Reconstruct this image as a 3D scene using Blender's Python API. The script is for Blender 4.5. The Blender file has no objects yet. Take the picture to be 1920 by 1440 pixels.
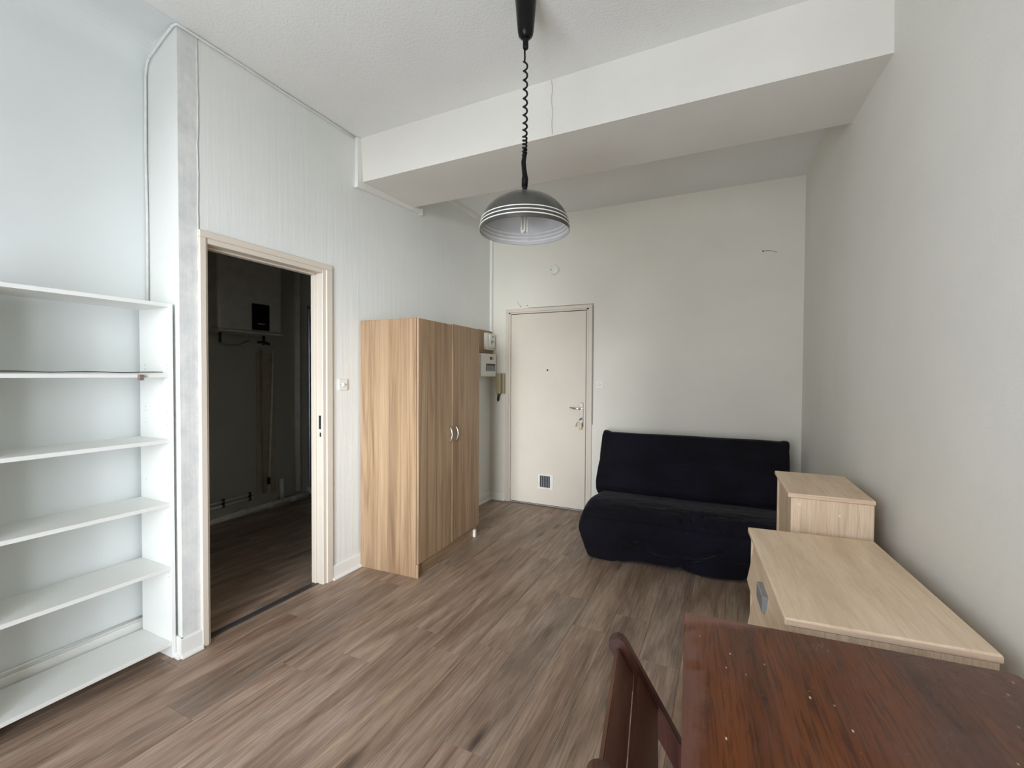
import bpy, bmesh, math, random
from mathutils import Vector, Matrix, noise
random.seed(7)
S = bpy.context.scene
COL = S.collection

# ------------------------------------------------------------------ camera
YAW, PITCH, ROLL = math.radians(25.7), math.radians(1.16), math.radians(.31)
fw = Vector((-math.sin(YAW)*math.cos(PITCH), math.cos(YAW)*math.cos(PITCH), -math.sin(PITCH)))
rt = Vector((math.cos(YAW), math.sin(YAW), 0)); up = rt.cross(fw)
rt2 = rt*math.cos(ROLL) + up*math.sin(ROLL); up2 = rt2.cross(fw)
cd = bpy.data.cameras.new('camera'); cam = bpy.data.objects.new('camera', cd); COL.objects.link(cam)
cd.sensor_width = 36; cd.lens = 840/1920*36; cd.clip_start = .02
cam.matrix_world = Matrix(((rt2.x, up2.x, -fw.x, 0), (rt2.y, up2.y, -fw.y, 0), (rt2.z, up2.z, -fw.z, 1.40), (0, 0, 0, 1)))
S.camera = cam

# ------------------------------------------------------------------ light and exposure
WX0, WX1, WY, WZ0, WZ1 = -1.60, -.12, -.80, .06, 2.52      # the window behind the photographer
w = bpy.data.worlds.new('world'); S.world = w; w.use_nodes = True
bg = w.node_tree.nodes['Background']; bg.inputs[0].default_value = (.90, .945, 1.06, 1); bg.inputs[1].default_value = 5.2
sd = bpy.data.lights.new('bright_patch_sun', 'SUN'); sun = bpy.data.objects.new('bright_patch_sun', sd); COL.objects.link(sun)  # added wide sun lamp, stands in for an unseen bright patch outdoors
sd.energy = 4.2; sd.angle = math.radians(32); sd.color = (.92, .95, 1.0)
sun.rotation_euler = Vector((-.35, 1, -.11)).to_track_quat('-Z', 'Y').to_euler()
pd = bpy.data.lights.new('window_portal', 'AREA'); portal = bpy.data.objects.new('window_portal', pd); COL.objects.link(portal)
pd.shape = 'RECTANGLE'; pd.size = WX1-WX0; pd.size_y = WZ1-WZ0; pd.cycles.is_portal = True
portal.location = ((WX0+WX1)/2, WY-.13, (WZ0+WZ1)/2); portal.rotation_euler = (math.radians(90), 0, 0)
S.view_settings.view_transform = 'Standard'; S.view_settings.look = 'None'
S.view_settings.exposure = .90; S.view_settings.gamma = 1; S.view_settings.use_curve_mapping = False
S.cycles.use_denoising = True; S.cycles.max_bounces = 10; S.cycles.diffuse_bounces = 7
S.cycles.transparent_max_bounces = 12; S.cycles.sample_clamp_indirect = 6

# ------------------------------------------------------------------ helpers
def lin(c): return tuple(((v/255)/12.92 if v/255 <= .04045 else ((v/255+.055)/1.055)**2.4) for v in c) + (1,)

class NT:
    def __init__(s, name):
        s.m = bpy.data.materials.new(name); s.m.use_nodes = True; s.t = s.m.node_tree; s.b = s.t.nodes['Principled BSDF']
    def n(s, typ, **k):
        nd = s.t.nodes.new(typ)
        for a, v in k.items():
            if a.startswith('i_'): nd.inputs[a[2:].replace('_', ' ')].default_value = v
            else: setattr(nd, a, v)
        return nd
    def l(s, a, b): s.t.links.new(a, b)
    def coords(s, scale, rnd=False):
        tc = s.n('ShaderNodeTexCoord'); mp = s.n('ShaderNodeMapping'); mp.inputs['Scale'].default_value = scale
        src = tc.outputs['Object']
        if rnd:
            oi = s.n('ShaderNodeObjectInfo'); mu = s.n('ShaderNodeVectorMath', operation='SCALE'); mu.inputs[0].default_value = (13.1, 7.7, 3.3)
            s.l(oi.outputs['Random'], mu.inputs['Scale']); ad = s.n('ShaderNodeVectorMath', operation='ADD')
            s.l(src, ad.inputs[0]); s.l(mu.outputs[0], ad.inputs[1]); src = ad.outputs[0]
        s.l(src, mp.inputs['Vector']); return mp.outputs['Vector']
    def noise(s, vec, scale=1, detail=4, rough=.55, dist=0):
        nd = s.n('ShaderNodeTexNoise'); nd.inputs['Scale'].default_value = scale; nd.inputs['Detail'].default_value = detail
        nd.inputs['Roughness'].default_value = rough; nd.inputs['Distortion'].default_value = dist; s.l(vec, nd.inputs['Vector']); return nd.outputs['Fac']
    def ramp(s, fac, stops):
        r = s.n('ShaderNodeValToRGB'); e = r.color_ramp.elements
        while len(e) < len(stops): e.new(.5)
        for q, (p, c) in zip(e, stops): q.position = p; q.color = c if len(c) == 4 else lin(c)
        s.l(fac, r.inputs['Fac']); return r.outputs['Color']
    def mix(s, fac, a, b, mode='MIX'):
        x = s.n('ShaderNodeMix', data_type='RGBA', blend_type=mode)
        for sock, v in ((x.inputs[0], fac), (x.inputs[6], a), (x.inputs[7], b)):
            if hasattr(v, 'is_linked'): s.l(v, sock)
            else: sock.default_value = v
        return x.outputs[2]
    def math(s, op, a, b=0):
        x = s.n('ShaderNodeMath', operation=op)
        for sock, v in ((x.inputs[0], a), (x.inputs[1], b)):
            if hasattr(v, 'is_linked'): s.l(v, sock)
            else: sock.default_value = v
        return x.outputs[0]
    def bump(s, h, strength=.2, dist=.01, prev=None):
        b = s.n('ShaderNodeBump'); b.inputs['Strength'].default_value = strength; b.inputs['Distance'].default_value = dist
        s.l(h, b.inputs['Height'])
        if prev is not None: s.l(prev, b.inputs['Normal'])
        s.l(b.outputs[0], s.b.inputs['Normal']); return b.outputs[0]
    def out(s, col=None, rough=None, metal=None):
        if col is not None:
            if hasattr(col, 'is_linked'): s.l(col, s.b.inputs['Base Color'])
            else: s.b.inputs['Base Color'].default_value = col
        if rough is not None:
            if hasattr(rough, 'is_linked'): s.l(rough, s.b.inputs['Roughness'])
            else: s.b.inputs['Roughness'].default_value = rough
        if metal is not None: s.b.inputs['Metallic'].default_value = metal
        return s.m

def plain(name, c, rough=.5, metal=0, bump=.03, sc=60, var=.06, spec=.5):
    n = NT(name); n.b.inputs['Specular IOR Level'].default_value = spec; v = n.coords((1, 1, 1)); f = n.noise(v, sc*.2, 3)
    c = lin(c); dk = tuple(x*(1-var*2) for x in c[:3])+(1,)
    col = n.ramp(f, ((.3, dk), (.6, c))); n.bump(n.noise(v, sc, 3), bump, .002)
    return n.out(col, rough, metal)

def paint(name, c, sc=120, strength=.25, streak=False, rough=.62, var=.03):
    n = NT(name); v = n.coords((1, 1, 1)); c = lin(c)
    f = n.noise(v, 1.3, 4); dk = tuple(x*(1-var*2) for x in c[:3])+(1,)
    col = n.ramp(f, ((.35, dk), (.62, c)))
    b = n.bump(n.noise(v, sc, 4, .6), strength, .003)
    if streak:
        v2 = n.coords((26, 26, 1.6)); b = n.bump(n.noise(v2, 1, 5, .6), .35, .006, b)
        v3 = n.coords((7, 7, .9)); b = n.bump(n.noise(v3, 1, 3, .5), .25, .012, b)
    return n.out(col, rough)

def wood(name, axis, stops, across=14, along=.7, fibre=.35, rough=.45, rnd=True, dist=1.2, knots=0, tone=.0, bump=.12, rings=0, ringf=70):
    """procedural timber: bands and fibres stretched along one object axis"""
    n = NT(name)
    def sc(a, b): return tuple(a if i == axis else b for i in range(3))
    v = n.coords(sc(along, across), rnd)
    band = n.noise(v, 1, 5, .55, dist)
    col = n.ramp(band, stops)
    fv = n.coords(sc(along*7, across*22), rnd); fib = n.noise(fv, 1, 4, .6, .3)
    col = n.mix(fibre, col, n.ramp(fib, ((.3, (70, 70, 70)), (.62, (255, 255, 255)))), 'MULTIPLY')
    fv2 = n.coords(sc(along*2.5, across*5), rnd); f2 = n.noise(fv2, 1, 5, .65, 1.5)
    col = n.mix(fibre*.8, col, n.ramp(f2, ((.34, (110, 100, 95)), (.5, (255, 255, 255)))), 'MULTIPLY')
    if rings:   # contour lines of a slow noise read as cathedral grain
        rv = n.coords(sc(along*.36, across*.45), rnd); low = n.noise(rv, 1, 2, .45, .5)
        jit = n.math('MULTIPLY', n.noise(fv2, 1, 3, .6), 3.0)
        wv = n.math('SINE', n.math('ADD', n.math('MULTIPLY', low, ringf), jit))
        col = n.mix(rings, col, n.ramp(n.math('ADD', n.math('MULTIPLY', wv, .5), .5), ((.0, (138, 128, 122)), (.28, (222, 216, 212)), (.6, (255, 255, 255)))), 'MULTIPLY')
    if knots:
        kv = n.coords(sc(1.1, 4.2), rnd); vo = n.n('ShaderNodeTexVoronoi'); n.l(kv, vo.inputs['Vector']); vo.inputs['Scale'].default_value = 1.3
        col = n.mix(knots, col, n.ramp(vo.outputs['Distance'], ((.03, (60, 45, 35)), (.17, (255, 255, 255)))), 'MULTIPLY')
    if tone:
        oi = n.n('ShaderNodeObjectInfo'); r = n.ramp(oi.outputs['Random'], ((0, (212, 210, 212)), (.3, (250, 232, 224)), (.55, (240, 238, 232)), (.8, (255, 244, 232)), (1, (255, 252, 248))))
        col = n.mix(tone, col, r, 'MULTIPLY')
    n.bump(fib, bump, .002)
    return n.out(col, rough)

def link(name, me, mat, parent=None, kind=None, label=None):
    o = bpy.data.objects.new(name, me); COL.objects.link(o)
    if mat is not None and not me.materials: me.materials.append(mat)
    if parent is not None: o.parent = parent
    if kind: o['kind'] = kind
    if label: o['label'] = label
    return o
def from_bm(name, bm, mat, parent=None, smooth=False, kind=None, label=None):
    me = bpy.data.meshes.new(name); bmesh.ops.recalc_face_normals(bm, faces=bm.faces); bm.to_mesh(me); bm.free()
    if smooth: me.polygons.foreach_set('use_smooth', [True]*len(me.polygons))
    return link(name, me, mat, parent, kind, label)
def add_box(bm, x, y, z, bev=0, seg=1, mtx=None):
    c = [bm.verts.new((a, b, d)) for a in x for b in y for d in z]
    fs = [bm.faces.new([c[i] for i in q]) for q in ((0, 1, 3, 2), (4, 6, 7, 5), (0, 4, 5, 1), (2, 3, 7, 6), (0, 2, 6, 4), (1, 5, 7, 3))]
    bmesh.ops.recalc_face_normals(bm, faces=fs); vs = c
    if bev:
        es = list({e for f in fs for e in f.edges})
        r = bmesh.ops.bevel(bm, geom=es, offset=bev, segments=seg, affect='EDGES', profile=.6)
        vs = list({v for f in r['faces'] for v in f.verts} | {v for v in c if v.is_valid})
    if mtx is not None: bmesh.ops.transform(bm, matrix=mtx, verts=vs)
def box(name, mat, x, y, z, parent=None, bev=.0015, seg=1, kind=None, label=None, mtx=None):
    bm = bmesh.new(); add_box(bm, x, y, z, bev, seg, mtx); return from_bm(name, bm, mat, parent, False, kind, label)
def hull8(name, mat, bot, top, parent=None, kind=None, bev=0):
    """a block from four bottom and four top corners"""
    bm = bmesh.new(); a = [bm.verts.new(p) for p in bot]; b = [bm.verts.new(p) for p in top]
    bm.faces.new(a); bm.faces.new(b)
    for i in range(4): bm.faces.new((a[i], a[(i+1) % 4], b[(i+1) % 4], b[i]))
    if bev: bmesh.ops.bevel(bm, geom=bm.edges[:], offset=bev, segments=2, affect='EDGES')
    return from_bm(name, bm, mat, parent, False, kind)
def add_tube(bm, pts, r, seg=10, cap=True):
    pts = [Vector(p) for p in pts]; rs = r if isinstance(r, (list, tuple)) else [r]*len(pts); rings = []
    prev = None
    for i, p in enumerate(pts):
        t = (pts[min(i+1, len(pts)-1)] - pts[max(i-1, 0)]).normalized()
        if prev is None: nrm = t.orthogonal().normalized()
        else: nrm = (prev - t*prev.dot(t)); nrm = nrm.normalized() if nrm.length > 1e-6 else t.orthogonal().normalized()
        prev = nrm; bn = t.cross(nrm)
        rings.append([bm.verts.new(p + (nrm*math.cos(a)+bn*math.sin(a))*rs[i]) for a in [2*math.pi*k/seg for k in range(seg)]])
    for a, b in zip(rings, rings[1:]):
        for k in range(seg): bm.faces.new((a[k], a[(k+1) % seg], b[(k+1) % seg], b[k]))
    if cap: bm.faces.new(rings[0][::-1]); bm.faces.new(rings[-1])
def tube(name, mat, pts, r, parent=None, seg=10, smooth=True, label=None):
    bm = bmesh.new(); add_tube(bm, pts, r, seg); return from_bm(name, bm, mat, parent, smooth, None, label)
def lathe(name, mat, prof, parent=None, seg=48, axis='Z', loc=(0, 0, 0), label=None):
    bm = bmesh.new(); rings = []
    for r, z in prof:
        rings.append([bm.verts.new((r*math.cos(2*math.pi*k/seg), r*math.sin(2*math.pi*k/seg), z)) for k in range(seg)] if r > 1e-6 else [bm.verts.new((0, 0, z))])
    for a, b in zip(rings, rings[1:]):
        for k in range(seg):
            if len(a) == 1 and len(b) == 1: continue
            if len(a) == 1: bm.faces.new((a[0], b[k], b[(k+1) % seg]))
            elif len(b) == 1: bm.faces.new((a[k], a[(k+1) % seg], b[0]))
            else: bm.faces.new((a[k], a[(k+1) % seg], b[(k+1) % seg], b[k]))
    m = Matrix.Translation(loc)
    if axis == '-Y': m = m @ Matrix.Rotation(math.radians(90), 4, 'X')
    if axis == 'X': m = m @ Matrix.Rotation(math.radians(90), 4, 'Y')
    bmesh.ops.transform(bm, matrix=m, verts=bm.verts)
    o = from_bm(name, bm, mat, parent, True, None, label)
    md = o.modifiers.new('edges', 'EDGE_SPLIT'); md.split_angle = math.radians(38); return o
def thing(name, label, cat, loc=(0, 0, 0), rz=0, group=None):
    o = bpy.data.objects.new(name, None); o.empty_display_size = .1; COL.objects.link(o)
    o.location = loc; o.rotation_euler = (0, 0, rz); o['label'] = label; o['category'] = cat
    if group: o['group'] = group
    return o
def tag(o, label, cat):
    o['label'] = label; o['category'] = cat; return o
def root(name, kind='structure', loc=(0, 0, 0)):
    o = bpy.data.objects.new(name, None); COL.objects.link(o); o.location = loc; o['kind'] = kind; return o

# ------------------------------------------------------------------ materials
WHITE = (229, 227, 218)
M = dict(
    wall=paint('wall_paint', (226, 222, 209), 150, .22), wallr=paint('right_wall_paint', (226, 224, 215), 190, .4),
    ceil=None, beam=paint('beam_paint', (228, 225, 216), 110, .3), gloss=paint('trim_paint', (232, 231, 225), 60, .05, rough=.35), cream=paint('cream_paint', (214, 204, 189), 70, .06, rough=.42),
    cove=paint('alcove_paint', (222, 226, 224), 110, .12), shelf=paint('shelf_laminate', (230, 231, 226), 200, .03, rough=.4, var=.015),
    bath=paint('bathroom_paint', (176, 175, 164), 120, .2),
    black=plain('black_plastic', (8, 8, 9), .3, spec=.25), blackm=plain('black_tape', (9, 9, 10), .5, spec=.15), plastic=plain('white_plastic', (226, 225, 216), .35, var=.02),
    chrome=plain('chrome', (225, 222, 215), .18, 1, 0), steel=plain('brushed_handle', (205, 205, 205), .3, 1, .02), grey=plain('grey_handle', (150, 152, 155), .4, .2),
    dark=plain('dark_gap', (40, 38, 35), .6), beige=plain('beige_plastic', (170, 160, 128), .45), board=plain('brown_board', (150, 124, 92), .6), chase=plain('stained_chase', (172, 164, 142), .6),
    brass=plain('key_brass', (205, 195, 150), .35, .6), red=plain('dark_red_switch', (70, 30, 34), .4), smoke=plain('smoked_cover', (128, 136, 134), .2),
    thresh=plain('dark_metal_strip', (74, 72, 70), .5, .2), peg=plain('brown_peg', (128, 104, 96), .6), crack_shade=plain('crack_and_shade_line', (150, 146, 136), .7), cable=plain('painted_cable', (222, 224, 220), .5),
    bulb=plain('bulb_glass', (222, 220, 210), .3), socket=plain('bulb_base', (200, 200, 196), .4),
    dome_in=plain('dome_inside', (186, 187, 187), .4), stripe=plain('dome_stripe', (225, 222, 214), .35),
    pipe=plain('painted_pipe', (232, 231, 222), .45), heater=plain('heater_enamel', (205, 204, 197), .3), tray=plain('shower_tray', (225, 225, 222), .25),
)
# stipple ceiling
n = NT('stipple_ceiling'); v = n.coords((1, 1, 1)); c = n.ramp(n.noise(v, 1.2, 3), ((.3, (228, 228, 224)), (.7, (234, 234, 230))))
b = n.bump(n.noise(v, 75, 3, .5), .5, .006); n.bump(n.noise(v, 190, 2, .5), .3, .003, b); M['ceil'] = n.out(c, .75)
# left wall: painted wallpaper, with a patchy replastered strip beside the doorway
n = NT('left_wall_paper'); v = n.coords((1, 1, 1)); sp = n.n('ShaderNodeSeparateXYZ'); n.l(v, sp.inputs[0])
edge = n.math('ADD', sp.outputs['Y'], n.math('MULTIPLY', n.noise(v, 9, 4), .012))
strip = n.math('LESS_THAN', edge, 1.364); side = n.math('GREATER_THAN', sp.outputs['X'], -2.408)
patch = n.ramp(n.noise(v, 11, 6, .65), ((.32, (200, 202, 200)), (.5, (211, 212, 209)), (.68, (222, 222, 217))))
base = n.ramp(n.noise(v, 1.3, 4), ((.35, (220, 222, 217)), (.62, (227, 228, 223))))
col = n.mix(n.math('MULTIPLY', strip, side), base, patch)
ridge = n.ramp(n.math('ABSOLUTE', n.math('SUBTRACT', edge, 1.364)), ((0, (255, 255, 255)), (.006, (0, 0, 0))))
b = n.bump(n.noise(v, 150, 4, .6), .2, .003); b = n.bump(n.noise(n.coords((26, 26, 1.5)), 1, 5, .6), .32, .006, b)
b = n.bump(ridge, .8, .006, b); M['wallp'] = n.out(col, .6)
# floor, oak, beech, dark wood
M['plank'] = wood('floor_plank', 1, ((.28, (132, 108, 93)), (.43, (162, 139, 120)), (.58, (175, 154, 136)), (.75, (191, 169, 152))), across=6.5, along=.85, fibre=.42, rough=.45, knots=.7, tone=.5, dist=1.3, rings=.30, ringf=58)
OAK = ((.28, (136, 107, 78)), (.44, (161, 132, 101)), (.6, (172, 144, 113)), (.78, (186, 159, 129)))
M['oak'] = wood('wardrobe_oak', 2, OAK, across=10, along=.5, fibre=.2, rough=.5, rings=.26, ringf=90)
M['oakh'] = wood('wardrobe_oak_lying', 1, OAK, across=10, along=.5, fibre=.2, rough=.5, rings=.26, ringf=90)
BEECH = ((.3, (216, 188, 157)), (.5, (231, 205, 174)), (.7, (238, 214, 185)))
M['beechy'] = wood('beech_along', 1, BEECH, across=7, along=1.2, fibre=.12, rough=.42, bump=.05)
M['beechz'] = wood('beech_upright', 2, BEECH, across=9, along=.8, fibre=.24, rough=.45, bump=.05)
M['beechx'] = wood('beech_edge', 0, ((.3, (214, 184, 156)), (.6, (228, 200, 174)), (.8, (234, 210, 186))), across=9, along=.8, fibre=.18, rough=.4, bump=.05)
M['chair'] = wood('chair_stain', 2, ((.3, (46, 24, 18)), (.55, (70, 38, 28)), (.8, (92, 56, 44))), across=14, along=1.2, fibre=.3, rough=.38)
M['chairs'] = wood('chair_slat_stain', 1, ((.3, (62, 34, 24)), (.55, (86, 52, 36)), (.8, (108, 70, 52))), across=14, along=1.2, fibre=.3, rough=.38)
M['tleg'] = wood('table_leg_stain', 2, ((.3, (62, 30, 20)), (.7, (98, 52, 34))), rough=.4)
# worn varnished table top
n = NT('table_top_varnish'); v = n.coords((1, 1, 1))
g = n.noise(n.coords((9, .9, 1), False), 1, 5, .6, .8)
c = n.ramp(g, ((.28, (64, 30, 12)), (.46, (96, 48, 17)), (.62, (112, 58, 20)), (.8, (92, 48, 24))))
pores = n.noise(n.coords((150, 8, 1)), 1, 3, .6, .4); c = n.mix(.5, c, n.ramp(pores, ((.38, (84, 70, 62)), (.52, (255, 255, 255)))), 'MULTIPLY')
sp = n.n('ShaderNodeSeparateXYZ'); n.l(v, sp.inputs[0])
# rubbed, greyed varnish: thin at the free edge, heavier across the middle and towards the wall
cl = n.noise(n.coords((2.4, 1.8, 1)), 1.5, 7, .66, 1.2); cl = n.math('ADD', cl, n.math('MULTIPLY', sp.outputs['X'], .30))
hz = n.ramp(cl, ((.46, (0, 0, 0)), (.60, (150, 150, 150)), (.76, (255, 255, 255))))
c = n.mix(n.math('MULTIPLY', hz, .62), c, lin((98, 72, 62)))
gt = n.ramp(n.noise(n.coords((3, 3.2, 1)), 1.6, 2), ((.46, (0, 0, 0)), (.5, (255, 255, 255))))
wear = n.math('ADD', sp.outputs['X'], n.math('MULTIPLY', n.noise(v, 6, 6, .7), -.12))
wm = n.math('MULTIPLY', n.ramp(n.math('ADD', wear, .1), ((.055, (255, 255, 255)), (.085, (0, 0, 0)))), gt); c = n.mix(n.math('MULTIPLY', wm, .7), c, lin((112, 78, 68)))
wear2 = n.math('ADD', n.math('SUBTRACT', sp.outputs['Y'], n.math('MULTIPLY', sp.outputs['X'], .25)), n.math('MULTIPLY', n.noise(v, 9, 4), .06))
wm2 = n.ramp(n.math('SUBTRACT', wear2, .9), ((.12, (0, 0, 0)), (.145, (255, 255, 255)))); c = n.mix(n.math('MULTIPLY', wm2, .7), c, lin((128, 88, 76)))
fl = n.n('ShaderNodeTexVoronoi'); n.l(n.coords((34, 17, 1)), fl.inputs['Vector']); fl.inputs['Scale'].default_value = 1.0
gate = n.ramp(n.noise(v, 5.2, 2), ((.46, (0, 0, 0)), (.52, (255, 255, 255))))
c = n.mix(n.mix(1.0, n.ramp(fl.outputs['Distance'], ((.05, (255, 255, 255)), (.085, (0, 0, 0)))), gate, 'MULTIPLY'), c, lin((206, 182, 150)))
f2 = n.n('ShaderNodeTexVoronoi'); n.l(n.coords((26, 3.2, 1)), f2.inputs['Vector']); f2.inputs['Scale'].default_value = 1.0
g2 = n.ramp(n.noise(v, 3.1, 2), ((.58, (0, 0, 0)), (.62, (255, 255, 255))))
c = n.mix(n.mix(1.0, n.ramp(f2.outputs['Distance'], ((.035, (255, 255, 255)), (.055, (0, 0, 0)))), g2, 'MULTIPLY'), c, lin((190, 150, 105)))
n.bump(pores, .06, .001); rr = n.ramp(hz, ((0, (96, 96, 96)), (1, (150, 150, 150)))); M['table'] = n.out(c, rr)
# navy cotton cover
n = NT('navy_cotton'); v = n.coords((1, 1, 1)); c = n.ramp(n.noise(v, 3.5, 5), ((.35, (22, 20, 23)), (.65, (27, 26, 36))))
b = n.bump(n.noise(v, 420, 2), .2, .001); n.bump(n.noise(n.coords((3, 10, 10)), 1.5, 5, .6, .8), .7, .03, b)
n.b.inputs['Specular IOR Level'].default_value = .1; n.b.inputs['Sheen Weight'].default_value = .09; n.b.inputs['Sheen Roughness'].default_value = .35; M['navy'] = n.out(c, .92)
n = NT('dome_outside'); v = n.coords((1, 1, 1)); M['dome'] = n.out(n.ramp(n.noise(v, 9, 3), ((.3, (84, 83, 79)), (.7, (96, 95, 90)))), .32, .75)
# glass
def glass(name, tint, ref):
    m = bpy.data.materials.new(name); m.use_nodes = True; t = m.node_tree; t.nodes.clear()
    o = t.nodes.new('ShaderNodeOutputMaterial'); a = t.nodes.new('ShaderNodeBsdfTransparent'); g = t.nodes.new('ShaderNodeBsdfGlossy'); x = t.nodes.new('ShaderNodeMixShader')
    a.inputs[0].default_value = tint; g.inputs['Roughness'].default_value = .05; x.inputs[0].default_value = ref
    t.links.new(a.outputs[0], x.inputs[1]); t.links.new(g.outputs[0], x.inputs[2]); t.links.new(x.outputs[0], o.inputs[0]); return m
M['glass'] = glass('window_glass', (.97, .98, .98, 1), .05); M['frost'] = plain('frosted_panel', (120, 134, 134), .25)

# ------------------------------------------------------------------ the room
XL, XN, XI, YB, ZC = -2.405, -2.735, -4.27, 4.45, 3.08
def xr(y): return .566+.0073*(4.45-y) if y > 2.955 else (.577+.0486*(2.955-y) if y > 2.40 else .604+.0545*(2.40-y))
Y0 = WY
floor = box('floor', M['thresh'], (XI-.1, .95), (Y0-.14, YB+.1), (-.12, -.012), None, 0, kind='structure')
# planks, laid along the room
PW, PL = .193, 1.286
pm = {}
def plank(x0, x1, y0, y1):
    key = (round(x1-x0, 3), round(y1-y0, 3))
    if key not in pm:
        bm = bmesh.new(); a, b = key[0]/2-.0004, key[1]/2-.0004
        add_box(bm, (-a, a), (-b, b), (-.012, 0), .0007); me = bpy.data.meshes.new('plank'); bm.to_mesh(me); bm.free(); me.materials.append(M['plank']); pm[key] = me
    o = bpy.data.objects.new('plank', pm[key]); COL.objects.link(o); o.parent = floor; o.location = ((x0+x1)/2, (y0+y1)/2, 0)
def lay(xa, xb, ya, yb, ox, seq):
    i = math.floor((xa-ox)/PW)
    while ox+i*PW < xb-.002:
        x0, x1 = max(xa, ox+i*PW), min(xb, ox+(i+1)*PW)
        y = seq.get(i, (i*.437) % 1*PL) - 4*PL
        while y < yb:
            if x1-x0 > .01 and y+PL > ya+.01 and min(yb, y+PL)-max(ya, y) > .01: plank(x0, x1, max(ya, y), min(yb, y+PL))
            y += PL
        i += 1
OX = -1.152
lay(XL-.035, xr(Y0), Y0, YB, OX, {0: 2.007, 1: 1.41, 2: 2.394, 3: 2.615, -1: 1.88, -2: .7, -3: 1.638, -4: 1.452})
lay(XN, XL-.035, Y0, 1.268, OX, {})
lay(XI, -2.44-.045, 1.395, YB, OX+.07, {})
tag_strip = box('threshold_strip', M['thresh'], (-2.487, -2.441), (1.39, 2.13), (-.012, .004), floor, .002)

# walls
def multi(name, mat, blocks):
    bm = bmesh.new()
    for b_ in blocks: add_box(bm, *b_)
    return from_bm(name, bm, mat, None, False, 'structure')
wl = multi('wall_left', M['wallp'], [((-2.49, XL), (2.135, YB), (0, ZC)), ((-2.49, XL), (1.37, 2.135), (2.082, ZC)), ((-2.49, XL), (1.30, 1.37), (0, ZC))])
hull8('wall_pier', M['wallp'], [(XL, 1.266, 0), (XL, 1.30, 0), (XN-.02, 1.34, 0), (XN-.02, 1.298, 0)], [(XL, 1.266, ZC), (XL, 1.30, ZC), (XN-.02, 1.34, ZC), (XN-.02, 1.298, ZC)], kind='structure')
box('wall_alcove', M['cove'], (XN-.09, XN), (Y0-.14, 1.30), (0, ZC), None, 0, kind='structure')
wb = multi('wall_back', M['wall'], [((XI-.1, -2.2), (YB, YB+.12), (0, ZC)), ((-1.25, .75), (YB, YB+.12), (0, ZC)), ((-2.2, -1.25), (YB, YB+.12), (2.10, ZC)), ((-2.2, -1.25), (YB+.07, YB+.12), (0, 2.10))])
bm = bmesh.new(); ln = [(xr(y), y) for y in (YB+.1, 2.955, 2.40, Y0-.14)]; ln += [(x+.1, y) for x, y in reversed(ln)]
wlo = [bm.verts.new((x, y, 0)) for x, y in ln]; whi = [bm.verts.new((x, y, ZC)) for x, y in ln]
bm.faces.new(wlo); bm.faces.new(whi)
for i in range(8): bm.faces.new((wlo[i], wlo[(i+1) % 8], whi[(i+1) % 8], whi[i]))
from_bm('wall_right', bm, M['wallr'], None, False, 'structure')
multi('wall_front', M['wall'], [((XN-.09, WX0), (Y0-.14, Y0), (0, ZC)), ((WX1, .90), (Y0-.14, Y0), (0, ZC)), ((WX0, WX1), (Y0-.14, Y0), (0, WZ0)), ((WX0, WX1), (Y0-.14, Y0), (WZ1, ZC))])
box('ceiling', M['ceil'], (XI-.1, .95), (Y0-.14, YB+.12), (ZC, ZC+.12), None, 0, kind='structure')
# smooth alcove ceiling with a rounded plaster cove
bm = bmesh.new(); prof = [(XN, 2.93)] + [(XN+.15-.15*math.cos(a), 2.93+.15*math.sin(a)*.98) for a in [math.pi/2*k/10 for k in range(1, 11)]] + [(XL+.01, ZC-.003), (XL+.01, ZC), (XN, ZC)]
for yy in (Y0, 1.299): [bm.verts.new((x, yy, z)) for x, z in prof]
bm.verts.ensure_lookup_table(); k = len(prof)
for i in range(k): bm.faces.new((bm.verts[i], bm.verts[(i+1) % k], bm.verts[k+(i+1) % k], bm.verts[k+i]))
bm.faces.new([bm.verts[i] for i in range(k)]); bm.faces.new([bm.verts[k+i] for i in range(k)])
from_bm('ceiling_cove', bm, M['cove'], None, False, 'structure')
# beam
beam = hull8('ceiling_beam', M['beam'], [(XL, 2.452, 2.776), (.612, 2.388, 2.748), (.59, 2.955, 2.75), (XL, 3.02, 2.786)], [(XL, 2.437, ZC), (.612, 2.40, ZC), (.59, 2.955, ZC), (XL, 3.02, ZC)], kind='structure')
# window behind the photographer
win = root('window_1')
for x in ((WX0, WX0+.06), (WX1-.06, WX1), ((WX0+WX1)/2-.05, (WX0+WX1)/2+.05)): box('window_frame', M['gloss'], x, (Y0-.11, Y0-.05), (WZ0, WZ1), win)
for z in ((WZ0, WZ0+.07), (WZ1-.07, WZ1)): box('window_rail', M['gloss'], (WX0, WX1), (Y0-.11, Y0-.05), z, win)
for x in ((WX0+.06, (WX0+WX1)/2-.05), ((WX0+WX1)/2+.05, WX1-.06)): box('pane', M['glass'], x, (Y0-.083, Y0-.079), (WZ0+.07, WZ1-.07), win, 0)
# bathroom shell
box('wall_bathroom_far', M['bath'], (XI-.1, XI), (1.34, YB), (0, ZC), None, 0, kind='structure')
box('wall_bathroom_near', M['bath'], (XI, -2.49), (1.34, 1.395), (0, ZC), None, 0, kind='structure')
box('ceiling_bathroom', M['bath'], (XI, -2.49), (1.395, YB), (2.84, 2.90), None, 0, kind='structure')

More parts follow.
